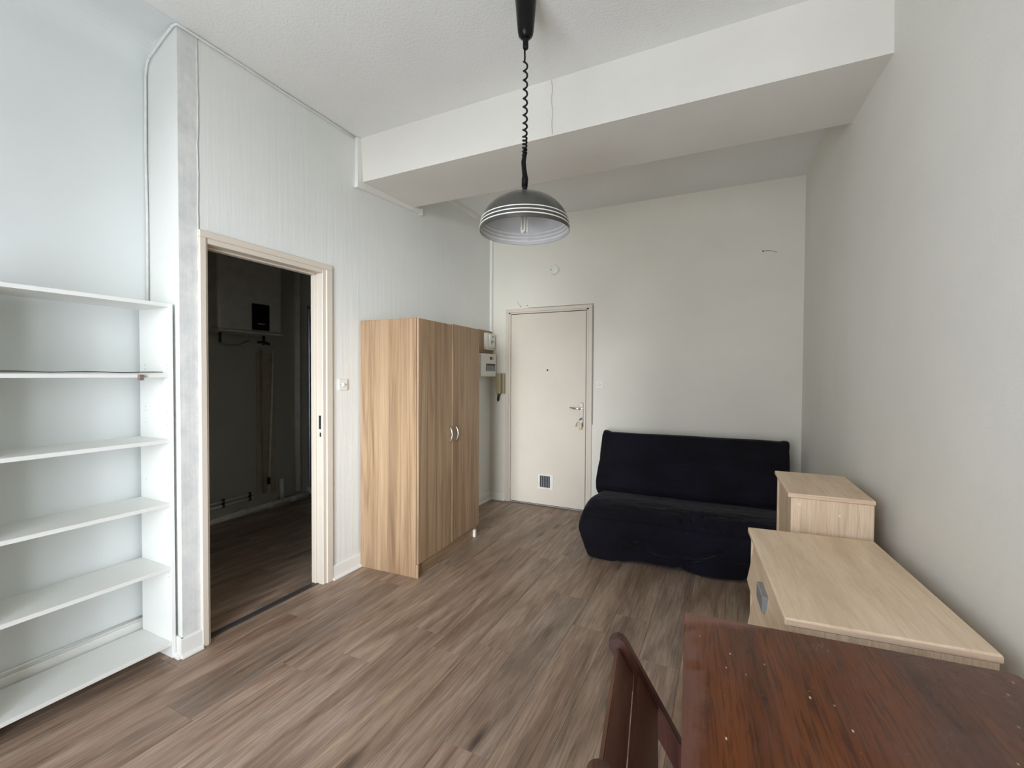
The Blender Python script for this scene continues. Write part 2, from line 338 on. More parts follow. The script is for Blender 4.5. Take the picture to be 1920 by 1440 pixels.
# baseboards
def baseboard(name, p0, p1, nrm, h=.082, parent=None):
    """skirting board with a quarter-round bead at its foot, from p0 to p1, standing off along nrm"""
    p0, p1 = Vector((*p0, 0)), Vector((*p1, 0)); nv = Vector((*nrm, 0)).normalized()
    bm = bmesh.new(); prof = [(0, 0), (.026, 0), (.025, .008), (.020, .015), (.012, .018), (.012, h-.006), (.008, h), (0, h)]
    for p in (p0, p1): [bm.verts.new(p+nv*a+Vector((0, 0, z))) for a, z in prof]
    bm.verts.ensure_lookup_table(); k = len(prof)
    for i in range(k): bm.faces.new((bm.verts[i], bm.verts[(i+1) % k], bm.verts[k+(i+1) % k], bm.verts[k+i]))
    bm.faces.new([bm.verts[i] for i in range(k)]); bm.faces.new([bm.verts[k+i] for i in range(k)])
    return from_bm(name, bm, M['gloss'], parent, False, None if parent else 'structure')
bl = root('baseboard_left')
baseboard('board', (XL, 2.190), (XL, YB), (1, 0), .094, bl); baseboard('board', (XL, 1.254), (XL, 1.352), (1, 0), .096, bl); baseboard('board', (XL+.010, 1.266), (XL-.28, 1.282), (0, -1), .096, bl)
bb = root('baseboard_back'); baseboard('board', (XL, YB), (-2.218, YB), (0, -1), .07, bb); baseboard('board', (-1.235, YB), (xr(YB), YB), (0, -1), .07, bb)
br = root('baseboard_right'); baseboard('board', (xr(2.4), 2.4), (xr(YB), YB), (-1, 0), .08, br); baseboard('board', (xr(Y0), Y0), (xr(2.4), 2.4), (-1, 0), .08, br)
ba = root('baseboard_alcove'); baseboard('board', (XN, Y0), (XN, 1.29), (1, 0), .115, ba); tube('bead', M['gloss'], [(XN+.006, Y0, .135), (XN+.006, 1.29, .135)], .006, ba)

# doorway to the bathroom (no leaf): casing, jamb and strike plates
d2 = root('door_2')
ya, yb_, zt = 1.396, 2.113, 2.06
for y in ((1.352, 1.384), (yb_+.028, 2.190)): box('casing', M['cream'], (XL, XL+.016), y, (0, zt+.027), d2, .003)
box('casing', M['cream'], (XL, XL+.016), (1.352, 2.190), (zt+.027, zt+.062), d2, .003)
for y in ((1.376, ya), (yb_, yb_+.032)): box('jamb', M['cream'], (-2.50, XL+.008), y, (0, zt+.030), d2, .003)
box('jamb', M['cream'], (-2.50, XL+.008), (ya, yb_), (zt, zt+.030), d2, .003)
for y in ((ya, ya+.010), (yb_-.010, yb_)): box('door_stop', M['cream'], (-2.495, -2.455), y, (0, zt), d2, .002)
box('door_stop', M['cream'], (-2.495, -2.455), (ya, yb_), (zt-.010, zt), d2, .002)
box('strike_plate', M['steel'], (-2.432, -2.408), (yb_-.003, yb_+.002), (1.035, 1.125), d2, .001); box('latch_hole', M['dark'], (-2.426, -2.412), (yb_-.004, yb_), (1.06, 1.095), d2, 0)
box('latch_hole', M['dark'], (-2.424, -2.414), (yb_-.003, yb_), (.985, 1.012), d2, 0)

# entrance door
d1 = root('door_1')
box('door_leaf', M['cream'], (-2.152, -1.3045), (YB-.006, YB+.04), (.016, 2.060), d1, .002)
for x in ((-2.215, -2.176), (-1.276, -1.237)): box('casing', M['cream'], x, (YB-.022, YB), (0, 2.0815), d1, .004)
box('casing', M['cream'], (-2.215, -1.237), (YB-.022, YB), (2.082, 2.118), d1, .004)
for x in ((-2.178, -2.157), (-1.298, -1.274)): box('jamb', M['cream'], x, (YB-.010, YB+.06), (0, 2.084), d1, .002)
box('jamb', M['cream'], (-2.178, -1.274), (YB-.010, YB+.06), (2.066, 2.084), d1, .002)
box('door_shadow_gap', M['dark'], (-2.2, -1.25), (YB+.03, YB+.065), (0, 2.09), d1, 0)
for z in (1.86, 1.13, .16):
    tube('hinge', M['cream'], [(-2.157, YB-.013, z-.05), (-2.157, YB-.013, z+.05)], .007, d1)
for x, z in (((-1.236, -1.227), (.9, 2.112)), ((-1.95, -1.227), (2.1185, 2.127))): box('casing_shade_line', M['crack_shade'], x, (YB-.004, YB), z, d1, 0, label='painted grey shadow line beside the casing')  # thin grey strips paint the frame's shadow line on the wall
lathe('peephole', M['dark'], [(0, .003), (.008, .003), (.010, 0), (.010, -.004)], d1, 16, '-Y', (-1.722, YB-.006, 1.453))
vt = box('vent_frame', M['plastic'], (-1.823, -1.648), (YB-.014, YB-.005), (.182, .342), d1, .003)
box('vent_back', M['dark'], (-1.797, -1.683), (YB-.0155, YB-.013), (.203, .326), vt, 0)
for k in range(5): box('slat', M['grey'], (-1.781+k*.0205, -1.773+k*.0205), (YB-.019, YB-.0145), (.204, .325), vt, 0)
hp = box('handle_plate', M['chrome'], (-1.365, -1.325), (YB-.014, YB-.005), (.87, 1.12), d1, .004)
tube('lever', M['chrome'], [(-1.345, YB-.012, 1.058), (-1.345, YB-.055, 1.058), (-1.352, YB-.062, 1.058), (-1.40, YB-.062, 1.062), (-1.455, YB-.058, 1.068)], [.009, .009, .010, .009, .007], hp, 12)
lathe('keyhole', M['dark'], [(0, .004), (.009, .004), (.009, 0)], hp, 14, '-Y', (-1.345, YB-.014, .955))
kr = thing('key_ring', 'bunch of keys with a pale tag hanging from the entrance door lock', 'keys', (-1.345, YB-.02, .955))
tube('key', M['steel'], [(0, 0, 0), (0, -.03, 0)], .0035, kr); lathe('key_bow', M['blackm'], [(0, -.003), (.012, -.002), (.012, .002), (0, .003)], kr, 16, 'X', (0, -.038, -.004))
ring = [(.018*math.sin(a), -.038, -.03+.018*math.cos(a)) for a in [2*math.pi*k/20 for k in range(21)]]; tube('ring', M['steel'], ring, .0015, kr, 6)
box('tag', M['brass'], (-.012, .020), (-.042, -.036), (-.105, -.048), kr, .003); box('key', M['steel'], (-.034, -.022), (-.040, -.037), (-.09, -.045), kr, .001, mtx=Matrix.Rotation(.25, 4, 'Y'))

# little marks on the back wall
box('screw_hole', M['dark'], (-2.043, -2.035), (YB-.002, YB+.002), (2.139, 2.148), wb, 0); box('screw_hole', M['dark'], (-1.969, -1.961), (YB-.002, YB+.002), (2.147, 2.156), wb, 0)
tube('scratch', M['grey'], [(-2.082, YB, 2.199), (-2.06, YB, 2.17), (-2.04, YB, 2.144)], .0022, wb, 6)
tube('scratch', M['dark'], [(.262, YB-.001, 2.482), (.30, YB-.004, 2.483), (.335, YB-.006, 2.474), (.365, YB-.004, 2.46)], .0014, wb, 6)
tube('scratch', M['dark'], [(.260, YB, 2.482), (.260, YB-.005, 2.482)], .006, wb, 8)
# crack down the beam
tube('crack', M['crack_shade'], [(-.925, 2.418, 3.075), (-.918, 2.418, 3.02), (-.927, 2.418, 2.96), (-.916, 2.418, 2.90), (-.922, 2.418, 2.84), (-.918, 2.418, 2.77)], .0008, beam, 5)

# ------------------------------------------------------------------ cable trunking and cables
tk = thing('cable_trunking', 'white cable trunking boxed around the left end of the ceiling beam', 'trunking', (XL, 2.42, 2.76))
box('channel', M['gloss'], (0, .028), (-.017, .026), (.013, ZC-2.76-.002), tk, .002)
hull8('channel', M['gloss'], [(0, -.018, -.036), (.03, -.018, -.036), (.034, .72, .008), (0, .72, .008)], [(0, -.018, .012), (.03, -.018, .012), (.034, .72, .052), (0, .72, .052)], tk)
box('end_cap', M['gloss'], (0, .036), (.716, .728), (.004, .056), tk, .001)
tk2 = thing('cable_trunking', 'white cable trunking running from the ceiling down the corner to the meter', 'trunking', (XL, 3.05, 3.04))
box('channel', M['gloss'], (0, .022), (0, YB-3.05-.001), (-.005, .038), tk2, .002); box('channel', M['gloss'], (0, .026), (YB-3.05-.040, YB-3.05-.001), (1.88-3.04, -.005), tk2, .002)
pts = [(XN+.008, 1.285, 1.745), (XN+.009, 1.287, 2.2), (XN+.007, 1.284, 2.55), (XN+.010, 1.286, 2.93), (XN+.03, 1.283, 2.985), (XN+.06, 1.279, 3.005), (XN+.2, 1.268, 3.045), (XL-.02, 1.258, 3.068), (XL+.006, 1.262, 3.070), (XL+.009, 1.30, 3.070)]
for k in range(1, 9): pts.append((XL+.008+.003*random.random(), 1.30+k*.137, 3.071-.006*random.random()))
tag(tube('wall_cable', M['cable'], pts, .0062, None, 8), 'thin white painted cable along the alcove corner and ceiling edge', 'cable')

# ------------------------------------------------------------------ bookcase in the alcove
BX, BY0, BY1 = -2.44, .62, 1.2545
bk = thing('bookcase', 'open white bookcase with six boards standing in the alcove', 'bookcase', (BX, BY1, 0))
dep = XN+.03-BX
for y in ((-.017, 0), (BY0-BY1-.017, BY0-BY1)): box('side_panel', M['shelf'], (dep, 0), y, (0, 1.738), bk, .001)
for zt_ in (.080, .452, .766, 1.077, 1.396): box('shelf', M['shelf'], (dep, -.002), (BY0-BY1, -.017), (zt_-.018, zt_), bk, .001)
box('top_board', M['shelf'], (dep, -.001), (BY0-BY1, -.017), (1.719, 1.737), bk, .001)
for z in (1.42, 1.44, 1.21, 1.23, .40, .42, .86, 1.15):
    for x in (-.02, dep+.05): lathe('peg_hole', M['grey'], [(0, .0006), (.0026, .0006), (.0026, 0)], bk, 8, '-Y', (x, -.017, z))
sh = thing('loose_sheet', 'thin loose sheet with a dark edge lying on the fifth bookcase board', 'sheet', (BX, .9, 1.396))
bm = bmesh.new(); nx, ny = 4, 14; g = [[None]*(ny+1) for _ in range(nx+1)]
for i in range(nx+1):
    for j in range(ny+1):
        g[i][j] = bm.verts.new((-.20*i/nx+.006, -.26+.565*j/ny, .004+.004*(1+math.sin(j*1.1+i))*.5))
for i in range(nx):
    for j in range(ny): bm.faces.new((g[i][j], g[i+1][j], g[i+1][j+1], g[i][j+1]))
bmesh.ops.solidify(bm, geom=bm.faces[:], thickness=.003); from_bm('sheet', bm, M['plastic'], sh)
tube('dark_edge', M['dark'], [(.009, -.26+.565*j/ny, .005+.004*(1+math.sin(j*1.1))*.5) for j in range(ny+1)], .0018, sh, 6)
tag(box('wooden_peg', M['peg'], (BX-.004, BX+.012), (1.108, 1.128), (1.366, 1.392), None, .002), 'small brown block stuck on the edge of the fifth bookcase board', 'block')

# ------------------------------------------------------------------ wardrobe
WW, WD, WH = .885, .50, 1.785
wa = math.radians(2.6)
wr = thing('wardrobe', 'light oak two door wardrobe against the left wall', 'wardrobe', (-1.893, 2.463, 0), wa)
box('side_panel', M['oak'], (-WD, -.017), (0, .018), (0, WH), wr); box('side_panel', M['oak'], (-WD, -.017), (WW-.018, WW), (0, WH), wr)
box('front_edge', M['oak'], (-.017, 0), (0, .016), (0, .096), wr, .001)
box('top_panel', M['oakh'], (-WD, -.018), (.018, WW-.018), (WH-.02, WH-.002), wr); box('back_panel', M['oak'], (-WD, -WD+.005), (.018, WW-.018), (.06, WH-.02), wr, 0)
box('bottom_panel', M['oakh'], (-WD+.006, -.02), (.018, WW-.018), (.078, .094), wr); box('kick_board', M['oakh'], (-.045, -.03), (.018, WW-.03), (0, .078), wr)
box('shelf', M['oakh'], (-WD+.006, -.03), (.018, WW-.018), (1.50, 1.518), wr)
for k, (y0, y1, dz, dx) in enumerate(((.002, .440, 0, 0), (.4425, WW+.004, .006, .004))):
    d = box('door', M['oak'], (-.014+dx, .003+dx), (y0, y1), (.098+dz*1.6, WH+dz-.003), wr, .001)
    hy = y1-.035 if k == 0 else y0+.045; z0, z1 = .885, 1.0
    tube('handle', M['steel'], [(.003+dx, hy, z0), (.014+dx, hy, z0+.006), (.024+dx, hy, z0+.028), (.029+dx, hy, (z0+z1)/2), (.024+dx, hy, z1-.028), (.014+dx, hy, z1-.006), (.003+dx, hy, z1)], .0042, d, 8)
box('foot', M['plastic'], (-.04, -.012), (WW-.028, WW-.002), (0, .062), wr, .001, label='small white plastic foot')
for x in (-.44, -.085): lathe('screw_cap', M['oakh'], [(0, -.0012), (.006, -.001), (.006, 0)], wr, 12, '-Y', (x, 0, .135), 'brown screw cap')

# ------------------------------------------------------------------ big chest of drawers
ca = math.radians(4.42)
CH, CWd, CLn = .75, .446, .778
cz = thing('chest_of_drawers', 'low wide beech chest of drawers with grey handle behind the dark table', 'chest of drawers', (.147, 1.397, 0), ca)
def top_board(name, mat, x, y, z, parent):  # rounded front edge
    return box(name, mat, x, y, z, parent, .006, 3)
top_board('top', M['beechy'], (0, CWd), (0, CLn), (CH-.022, CH), cz)
box('top_edge', M['beechx'], (.004, CWd-.001), (-.0012, .004), (CH-.019, CH-.004), cz, .001)
for y in ((.006, .024), (CLn-.024, CLn-.006)): box('side_panel', M['beechz'], (.012, CWd-.004), y, (0, CH-.022), cz, .002)
box('back_panel', M['beechz'], (CWd-.012, CWd-.006), (.024, CLn-.024), (.05, CH-.022), cz, 0)
box('kick_board', M['beechy'], (.03, .045), (.024, CLn-.024), (0, .07), cz)
def bow_front(z0, z1, parent):
    bm = bmesh.new(); k = 10; pr = []
    for i in range(k+1):
        t = i/k; pr.append((.021-.029*(1-t)**1.6+(.010 if i == 0 else 0), z0+(z1-z0)*t))
    pr += [(.036, z1), (.036, z0)]
    for y in (.026, CLn-.026): [bm.verts.new((x, y, z)) for x, z in pr]
    bm.verts.ensure_lookup_table(); m = len(pr)
    for i in range(m): bm.faces.new((bm.verts[i], bm.verts[(i+1) % m], bm.verts[m+(i+1) % m], bm.verts[m+i]))
    bm.faces.new([bm.verts[i] for i in range(m)]); bm.faces.new([bm.verts[m+i] for i in range(m)])
    return from_bm('drawer', bm, M['beechy'], parent)
zs = [.075, .292, .509, .724]
for a_, b_ in zip(zs, zs[1:]):
    d = bow_front(a_+.003, b_-.003, cz); zc = (a_+b_)/2+.01
    box('handle', M['grey'], (-.004, .020), (.345, .475), (zc-.040, zc+.018), d, .003, label='flat grey metal handle')

# ------------------------------------------------------------------ narrow chest behind
sa = math.radians(1.05)
SH, SW_, SL = .90, .304, .50
sc_ = thing('narrow_cabinet', 'taller narrow beech cabinet standing between the big chest and the sofa', 'cabinet', (.241, 2.243, 0), sa)
top_board('top', M['beechy'], (0, SW_), (0, SL), (SH-.020, SH), sc_)
box('top_edge', M['beechx'], (.004, SW_-.001), (-.0012, .004), (SH-.017, SH-.004), sc_, .001)
for y in ((.006, .022), (SL-.022, SL-.006)): box('side_panel', M['beechz'], (.012, SW_-.003), y, (0, SH-.020), sc_, .0015)
box('back_panel', M['beechz'], (SW_-.012, SW_-.006), (.022, SL-.022), (.05, SH-.02), sc_, 0)
box('door', M['beechz'], (.020, .037), (.024, SL-.024), (.06, SH-.022), sc_, .0015); box('kick_board', M['beechy'], (.03, .045), (.022, SL-.022), (0, .058), sc_)
for x, z in ((.043, .853), (.185, .822)): lathe('screw_cap', M['plastic'], [(0, .0022), (.0045, .0016), (.006, 0)], sc_, 12, '-Y', (x, .006, z), 'white plastic screw cap')

# ------------------------------------------------------------------ dark table
ta = math.radians(4.1)
tb = thing('dining_table', 'dark brown varnished wooden table with a scratched top in the corner', 'table', (-.099, 1.309, 0), ta)
TZ, TW, TL = .75, .685, 1.02
bm = bmesh.new(); r = .02; poly = []
for cx, cy, a0 in ((r, -r, 90), (TW-r, -r, 0)):
    rr_ = .004 if cx == r else r
    ccx = rr_ if cx == r else TW-rr_
    poly += [(ccx+rr_*math.cos(math.radians(a)), -rr_+rr_*math.sin(math.radians(a))) for a in ([180, 150, 120, 90] if cx == r else [90, 60, 30, 0])]
poly += [(TW, -TL), (0, -TL)]
lo = [bm.verts.new((x, y, TZ-.022)) for x, y in poly]; hi = [bm.verts.new((x, y, TZ)) for x, y in poly]
bm.faces.new(lo); bm.faces.new(hi); kk = len(poly)
for i in range(kk): bm.faces.new((lo[i], lo[(i+1) % kk], hi[(i+1) % kk], hi[i]))
me = bpy.data.meshes.new('table_top'); bmesh.ops.recalc_face_normals(bm, faces=bm.faces); bmesh.ops.bevel(bm, geom=[e for e in bm.edges if abs(e.verts[0].co.z-TZ) < 1e-5 and abs(e.verts[1].co.z-TZ) < 1e-5], offset=.002, segments=2, affect='EDGES')
# the top keeps its origin one metre down the length so wear can follow its free edges
bmesh.ops.translate(bm, verts=bm.verts, vec=(0, 1.06, 0)); bm.to_mesh(me); bm.free(); tt = link('table_top', me, M['table'], tb); tt.location = (0, -1.06, 0)
for x, y in ((.03, -.03), (.03, -TL+.075), (TW-.075, -.03), (TW-.075, -TL+.075)):
    hull8('leg', M['tleg'], [(x+.008, y-.008, 0), (x+.038, y-.008, 0), (x+.038, y-.038, 0), (x+.008, y-.038, 0)], [(x, y, TZ-.022), (x+.045, y, TZ-.022), (x+.045, y-.045, TZ-.022), (x, y-.045, TZ-.022)], tb, None, .002)
for x in ((.04, .058), (TW-.058, TW-.04)): box('apron', M['tleg'], x, (-TL+.075, -.075), (TZ-.11, TZ-.022), tb)
for y in ((-.06, -.042), (-TL+.042, -TL+.06)): box('apron', M['tleg'], (.075, TW-.075), y, (TZ-.11, TZ-.022), tb)

# ------------------------------------------------------------------ folding chair tucked under the table
fc = thing('folding_chair', 'dark wooden folding chair pushed in under the table edge', 'chair', (-.193, .844, 0), math.radians(7.8))
sl = .593                                   # forward run of the stile per metre of drop
ang = math.atan(sl)
def stile(name, y, p_top, p_bot, half=.021, th=.012):
    """flat bar with rounded ends from p_top to p_bot (x, z)"""
    a, b = Vector((p_top[0], 0, p_top[1])), Vector((p_bot[0], 0, p_bot[1])); t = (b-a).normalized(); nn = Vector((t.z, 0, -t.x))
    out = []
    for k in range(9): q = math.pi*k/8; out.append(a + nn*half*math.cos(q) - t*half*math.sin(q))
    for k in range(9): q = math.pi*k/8; out.append(b - nn*half*math.cos(q) + t*half*math.sin(q))
    bm = bmesh.new(); l = [bm.verts.new((p.x, y-th, p.z)) for p in out]; h = [bm.verts.new((p.x, y+th, p.z)) for p in out]
    bm.faces.new(l); bm.faces.new(h); m = len(out)
    for i in range(m): bm.faces.new((l[i], l[(i+1) % m], h[(i+1) % m], h[i]))
    bmesh.ops.recalc_face_normals(bm, faces=bm.faces)
    bmesh.ops.bevel(bm, geom=[e for e in bm.edges if abs(e.verts[0].co.y-e.verts[1].co.y) < 1e-6], offset=.002, segments=2, affect='EDGES')
    return from_bm(name, bm, M['chair'], fc)
HT = .785
for y in (-.18, .18): stile('stile', y, (0, HT), ((HT-.021)*sl, .021))
for y in (-.145, .145): stile('rear_leg', y, (.28, .40), (-.10, .019), .017, .011)
def along(dist, off): # point on the stile: distance down from the top, offset forward
    return (dist*math.sin(ang)+off*math.cos(ang), HT-dist*math.cos(ang)+off*math.sin(ang))
for d0, d1, of in ((.004, .068, -.005), (.066, .150, .008)):
    (xa, za), (xb, zb) = along(d0, of), along(d1, of); tx, tz = math.cos(ang)*.006, math.sin(ang)*.006
    hull8('back_slat', M['chairs'], [(xa-tx, -.168, za-tz), (xa+tx, -.168, za+tz), (xb+tx, -.168, zb+tz), (xb-tx, -.168, zb-tz)], [(xa-tx, .168, za-tz), (xa+tx, .168, za+tz), (xb+tx, .168, zb+tz), (xb-tx, .168, zb-tz)], fc, None, .002)
for k in range(6): box('seat_slat', M['chairs'], (-.02+k*.06, .034+k*.06), (-.135, .135), (.436, .450), fc, .003)
for y in (-.118, .118): box('seat_rail', M['chair'], (-.02, .335), (y-.011, y+.011), (.405, .436), fc)
tube('cross_bar', M['chair'], [((HT-.30)*sl, -.168, .30), ((HT-.30)*sl, .168, .30)], .009, fc); tube('cross_bar', M['chair'], [(.05, -.134, .17), (.05, .134, .17)], .009, fc)
tube('pivot', M['steel'], [((HT-.41)*sl, -.172, .41), ((HT-.41)*sl, .172, .41)], .004, fc)

# ------------------------------------------------------------------ sofa bed in a loose navy cover
sf = thing('sofa_bed', 'two seat sofa bed under a loose navy blue cover by the entrance door', 'sofa', (-.30, 4.40, 0))
SX0, SX1, SY = -.735, .745, 4.40
def smooth_closed(pr, n_out):
    """Catmull-Rom resample of a closed outline"""
    m = len(pr); out = []
    for i in range(n_out):
        u = i/n_out*m; k = int(u); f = u-k
        p0, p1, p2, p3 = (Vector(pr[(k+j) % m]) for j in (-1, 0, 1, 2))
        out.append(.5*((2*p1)+(p2-p0)*f+(2*p0-5*p1+4*p2-p3)*f*f+(3*p1-p0-3*p2+p3)*f**3))
    return out
def pad(name, pr, x0, x1, nx, npf, shape, disp, parent):
    """a stuffed pad: an outline (y, z) swept across x, rounded into both ends, then creased"""
    base = smooth_closed(pr, npf); cen = sum(base, Vector((0, 0)))/len(base); bm = bmesh.new(); rings = []
    R = .055
    xs = [0, .004, .012, .024, .04, .06]; L = x1-x0
    xs = xs + [xs[-1]+(L-2*xs[-1])*i/nx for i in range(1, nx)] + [L-q for q in reversed(xs)]
    for q in xs:
        e = min(q, L-q); s = R*(1-math.sqrt(max(0, 1-(1-min(1, e/R))**2)))
        ring = []
        for p in base:
            d = p-cen; dl = d.length or 1; pp = p-d/dl*min(s, dl*.9)
            P = Vector((x0+q, pp.x, pp.y)); P = shape(P, q/L); P += disp(P, Vector((0, d.x/dl, d.y/dl))); P.z = max(P.z, .004); ring.append(bm.verts.new(P))
        rings.append(ring)
    for a, b in zip(rings, rings[1:]):
        for k in range(npf): bm.faces.new((a[k], a[(k+1) % npf], b[(k+1) % npf], b[k]))
    bm.faces.new(rings[0]); bm.faces.new(rings[-1])
    return from_bm(name, bm, M['navy'], parent, True)
def nz(x, y, z): return noise.noise(Vector((x, y, z)))
# outlines in the sofa's own axes: y = 0 at the wall, towards the room negative
back_pr = [(-.44, .33), (-.475, .40), (-.445, .48), (-.335, .68), (-.235, .835), (-.195, .868), (-.135, .862), (-.105, .82), (-.16, .66), (-.27, .45), (-.34, .33)]
seat_pr = [(-1.01, .004), (-1.055, .10), (-1.09, .22), (-1.085, .315), (-1.02, .392), (-.90, .428), (-.70, .412), (-.50, .385), (-.40, .365), (-.34, .30), (-.34, .004), (-.66, .004)]
def groove(t): return (1-abs(math.sin(t)))**3          # narrow valley once per half turn
def clamp(v): return max(0, min(1, v))
def bshape(P, t): return P
def bdisp(P, n):
    x, z = P.x, P.z
    w_ = .012*nz(x*1.6, z*3.2, 2) + .008*nz(x*2.2+z*5, z*9-x*1.5, 7)
    low = clamp(1-(z-.40)/.20); w_ -= low*.022*groove(z*62+x*.8+1.6*nz(x*1.6, z*2, 4))*clamp(.75+.8*nz(x*2.3, z*6, 8))
    for zc, sl_, ph in ((.72, -.07, .4), (.63, .05, 2.0), (.56, -.06, 3.3)):
        w_ -= .012*math.exp(-((z-zc-sl_*x-.02*math.sin(x*3+ph))/.009)**2)*clamp(1.3*math.sin(x*2.1+ph))
    ear = max(0, 1-abs(abs(x-.005)-.735)/.05)*max(0, (z-.80)/.06)
    return n*w_ + Vector((.018*(1 if x > 0 else -1)*ear, 0, .020*ear))
def sshape(P, t):
    front = clamp((-P.y-.85)/.2); lowf = max(0, 1-P.z/.25); sg = 1 if t < .5 else -1
    tuck = (.08*lowf**1.5)*sg*max(0, 1-min(t, 1-t)*9) + (.05*max(0, (P.z-.22)/.2)**1.2)*sg*max(0, 1-min(t, 1-t)*7)
    return Vector((P.x+tuck, P.y + (.035*(t-.5) if front else 0)*lowf*front, P.z))
def sdisp(P, n):
    x, y, z = P
    f = clamp((-y-.95)/.08); low = clamp((.33-z)/.25); right = clamp((x+.25)/.4)
    w_ = .010*nz(x*1.5, y*2.5, z*2) + .004*nz(x*5, y*7, z*5+3)
    w_ += f*low*.016*math.sin(x*9+z*6+2.5*nz(x*2, z*2, 1))
    w_ -= f*low*.030*groove(x*8.5-z*7.5+1.5*nz(x*1.6, z*2.2, 9))*(.3+.7*right)
    w_ -= f*clamp((.30-z)/.2)*(1-right)*.022*groove(z*9+x*4.5+2.2*nz(x*2, z*2, 6))
    gath = math.exp(-((x-.16)/.20)**2)*math.exp(-((z-.375)/.055)**2)*clamp((-y-.90)/.08); w_ -= gath*.030*groove(x*40+z*14+1.2*nz(x*6, z*6, 3))
    crease = clamp(1-abs(y+.50)/.20)*clamp((z-.3)/.06); w_ -= crease*.020*groove(y*38+x*1.2+1.6*nz(x*1.7, y*3, 5))*clamp(.7+.9*nz(x*2, y*5, 2))
    seam = f*math.exp(-((z-(.325-.012*nz(x*3, 0, 0)))/.005)**2)*-.014
    return n*(w_+seam)
pad('seat', seat_pr, SX0, SX1, 220, 170, sshape, sdisp, sf)
pad('backrest', back_pr, SX0-.025, SX1+.005, 180, 130, bshape, bdisp, sf)

# ------------------------------------------------------------------ pendant lamp
LX, LY = -.823, 1.83
lp = thing('pendant_lamp', 'grey dome pendant lamp with white stripes on a black coiled cord', 'lamp', (LX, LY, 0))
lathe('ceiling_cup', M['black'], [(0, ZC), (.036, ZC), (.046, ZC-.02), (.047, ZC-.03), (.041, ZC-.10), (.0355, ZC-.165), (.031, ZC-.185), (.020, ZC-.197), (.0125, ZC-.201), (.0125, ZC-.238), (.010, ZC-.242), (0, ZC-.242)], lp, 32)
pts = [(-.004, 0, 2.845), (-.004, 0, 2.82), (-.003, 0, 2.80), (-.005, 0, 2.785)]; z = 2.785; a = math.pi
zend = 2.375
def pitch(z): return .040 if z > 2.62 else (.036 if z > 2.52 else (.030 if z > 2.455 else .016))
while z > zend:
    a += 2*math.pi/16; z -= pitch(z)/16; rr_ = .0085; off = -.004*max(0, (2.5-z)/.1)*.5
    pts.append((rr_*math.cos(a)+off, rr_*math.sin(a), z))
tube('coiled_cord', M['black'], pts, .0042, lp, 8)
tube('tape_sleeve', M['blackm'], [(-.002, 0, 2.40), (-.002, 0, 2.372), (-.007, 0, 2.345), (-.004, 0, 2.315), (0, 0, 2.285), (.001, 0, 2.27), (-.001, 0, 2.235)], [.006, .0095, .0105, .0105, .0115, .0145, .0135], lp, 14)
lathe('cord_grip', M['black'], [(0, 2.24), (.011, 2.24), (.011, 2.222), (.013, 2.220), (.013, 2.206), (0, 2.206)], lp, 20)
ZR, RR, HD = 2.036, .199, .168
def dome(sr=1.0, n_=22, dz=0): return [(RR*sr*math.sin(t), ZR+dz+HD*sr*(math.cos(t))**.92) for t in [math.pi/2*k/n_ for k in range(n_+1)]]
pr = dome(); pr[-1] = (RR, ZR)
lathe('shade', M['dome'], [(0, ZR+HD+.003)]+pr[1:]+[(RR-.0012, ZR-.001), (RR-.0018, ZR)], lp, 72)
lathe('shade_lining', M['dome_in'], [(RR-.0018, ZR)]+[(r_-.0022, z_-.0018) for r_, z_ in reversed(pr[1:-1])]+[(0, ZR+HD-.001)], lp, 72, label='pale grey inside of the shade')
def rad(z_):
    c_ = max(0, (z_-ZR)/HD)**(1/.92); return RR*math.sqrt(max(0, 1-c_*c_))
for z_ in (ZR+.018, ZR+.034, ZR+.050):
    ro = rad(z_)
    lathe('stripe', M['stripe'], [(ro-.0006, z_-.0030), (ro+.0016, z_-.0014), (ro+.0016, z_+.0014), (ro-.0012, z_+.0030)], lp, 72, label='white stripe around the shade')
    lathe('inner_stripe', M['stripe'], [(ro-.0025, z_-.0028), (ro-.0050, z_), (ro-.0045, z_+.0028)], lp, 72)
bl_ = lathe('bulb_base', M['socket'], [(0, 2.185), (.018, 2.185), (.020, 2.13), (.020, 2.122), (0, 2.122)], lp, 24)
for k in range(3):
    a = math.radians(25+120*k); ux, uy = math.cos(a)*.012, math.sin(a)*.012; tx, ty = -math.sin(a)*.0075, math.cos(a)*.0075
    p = [(ux+tx, uy+ty, 2.124), (ux+tx, uy+ty, 2.045), (ux+tx*.8, uy+ty*.8, 2.039), (ux, uy, 2.036), (ux-tx*.8, uy-ty*.8, 2.039), (ux-tx, uy-ty, 2.045), (ux-tx, uy-ty, 2.124)]
    tube('bulb_tube', M['bulb'], p, .0056, bl_, 10)

# ------------------------------------------------------------------ fittings on the walls
al = thing('smoke_alarm', 'round white smoke alarm high above the entrance door', 'smoke alarm', (-1.655, YB, 2.506))
lathe('base', M['plastic'], [(0, .012), (.056, .012), (.058, .008), (.058, 0)], al, 40, '-Y')
lathe('cover', M['plastic'], [(0, .034), (.036, .033), (.047, .027), (.051, .012)], al, 40, '-Y'); box('test_slot', M['dark'], (-.030, -.014), (-.034, -.030), (-.010, -.002), al, .001)
def switch(name, label, loc, rz):
    s = thing(name, label, 'switch', loc, rz)
    box('plate', M['plastic'], (-.039, .039), (-.010, 0), (-.039, .039), s, .003, 2)
    lathe('rocker', M['plastic'], [(0, .020), (.009, .0185), (.012, .013), (.013, .010)], s, 24, '-Y', (0, 0, 0))
    for x in (-.026, .026): lathe('screw', M['grey'], [(0, .0108), (.003, .0106), (.003, .010)], s, 10, '-Y', (x, 0, 0))
    return s
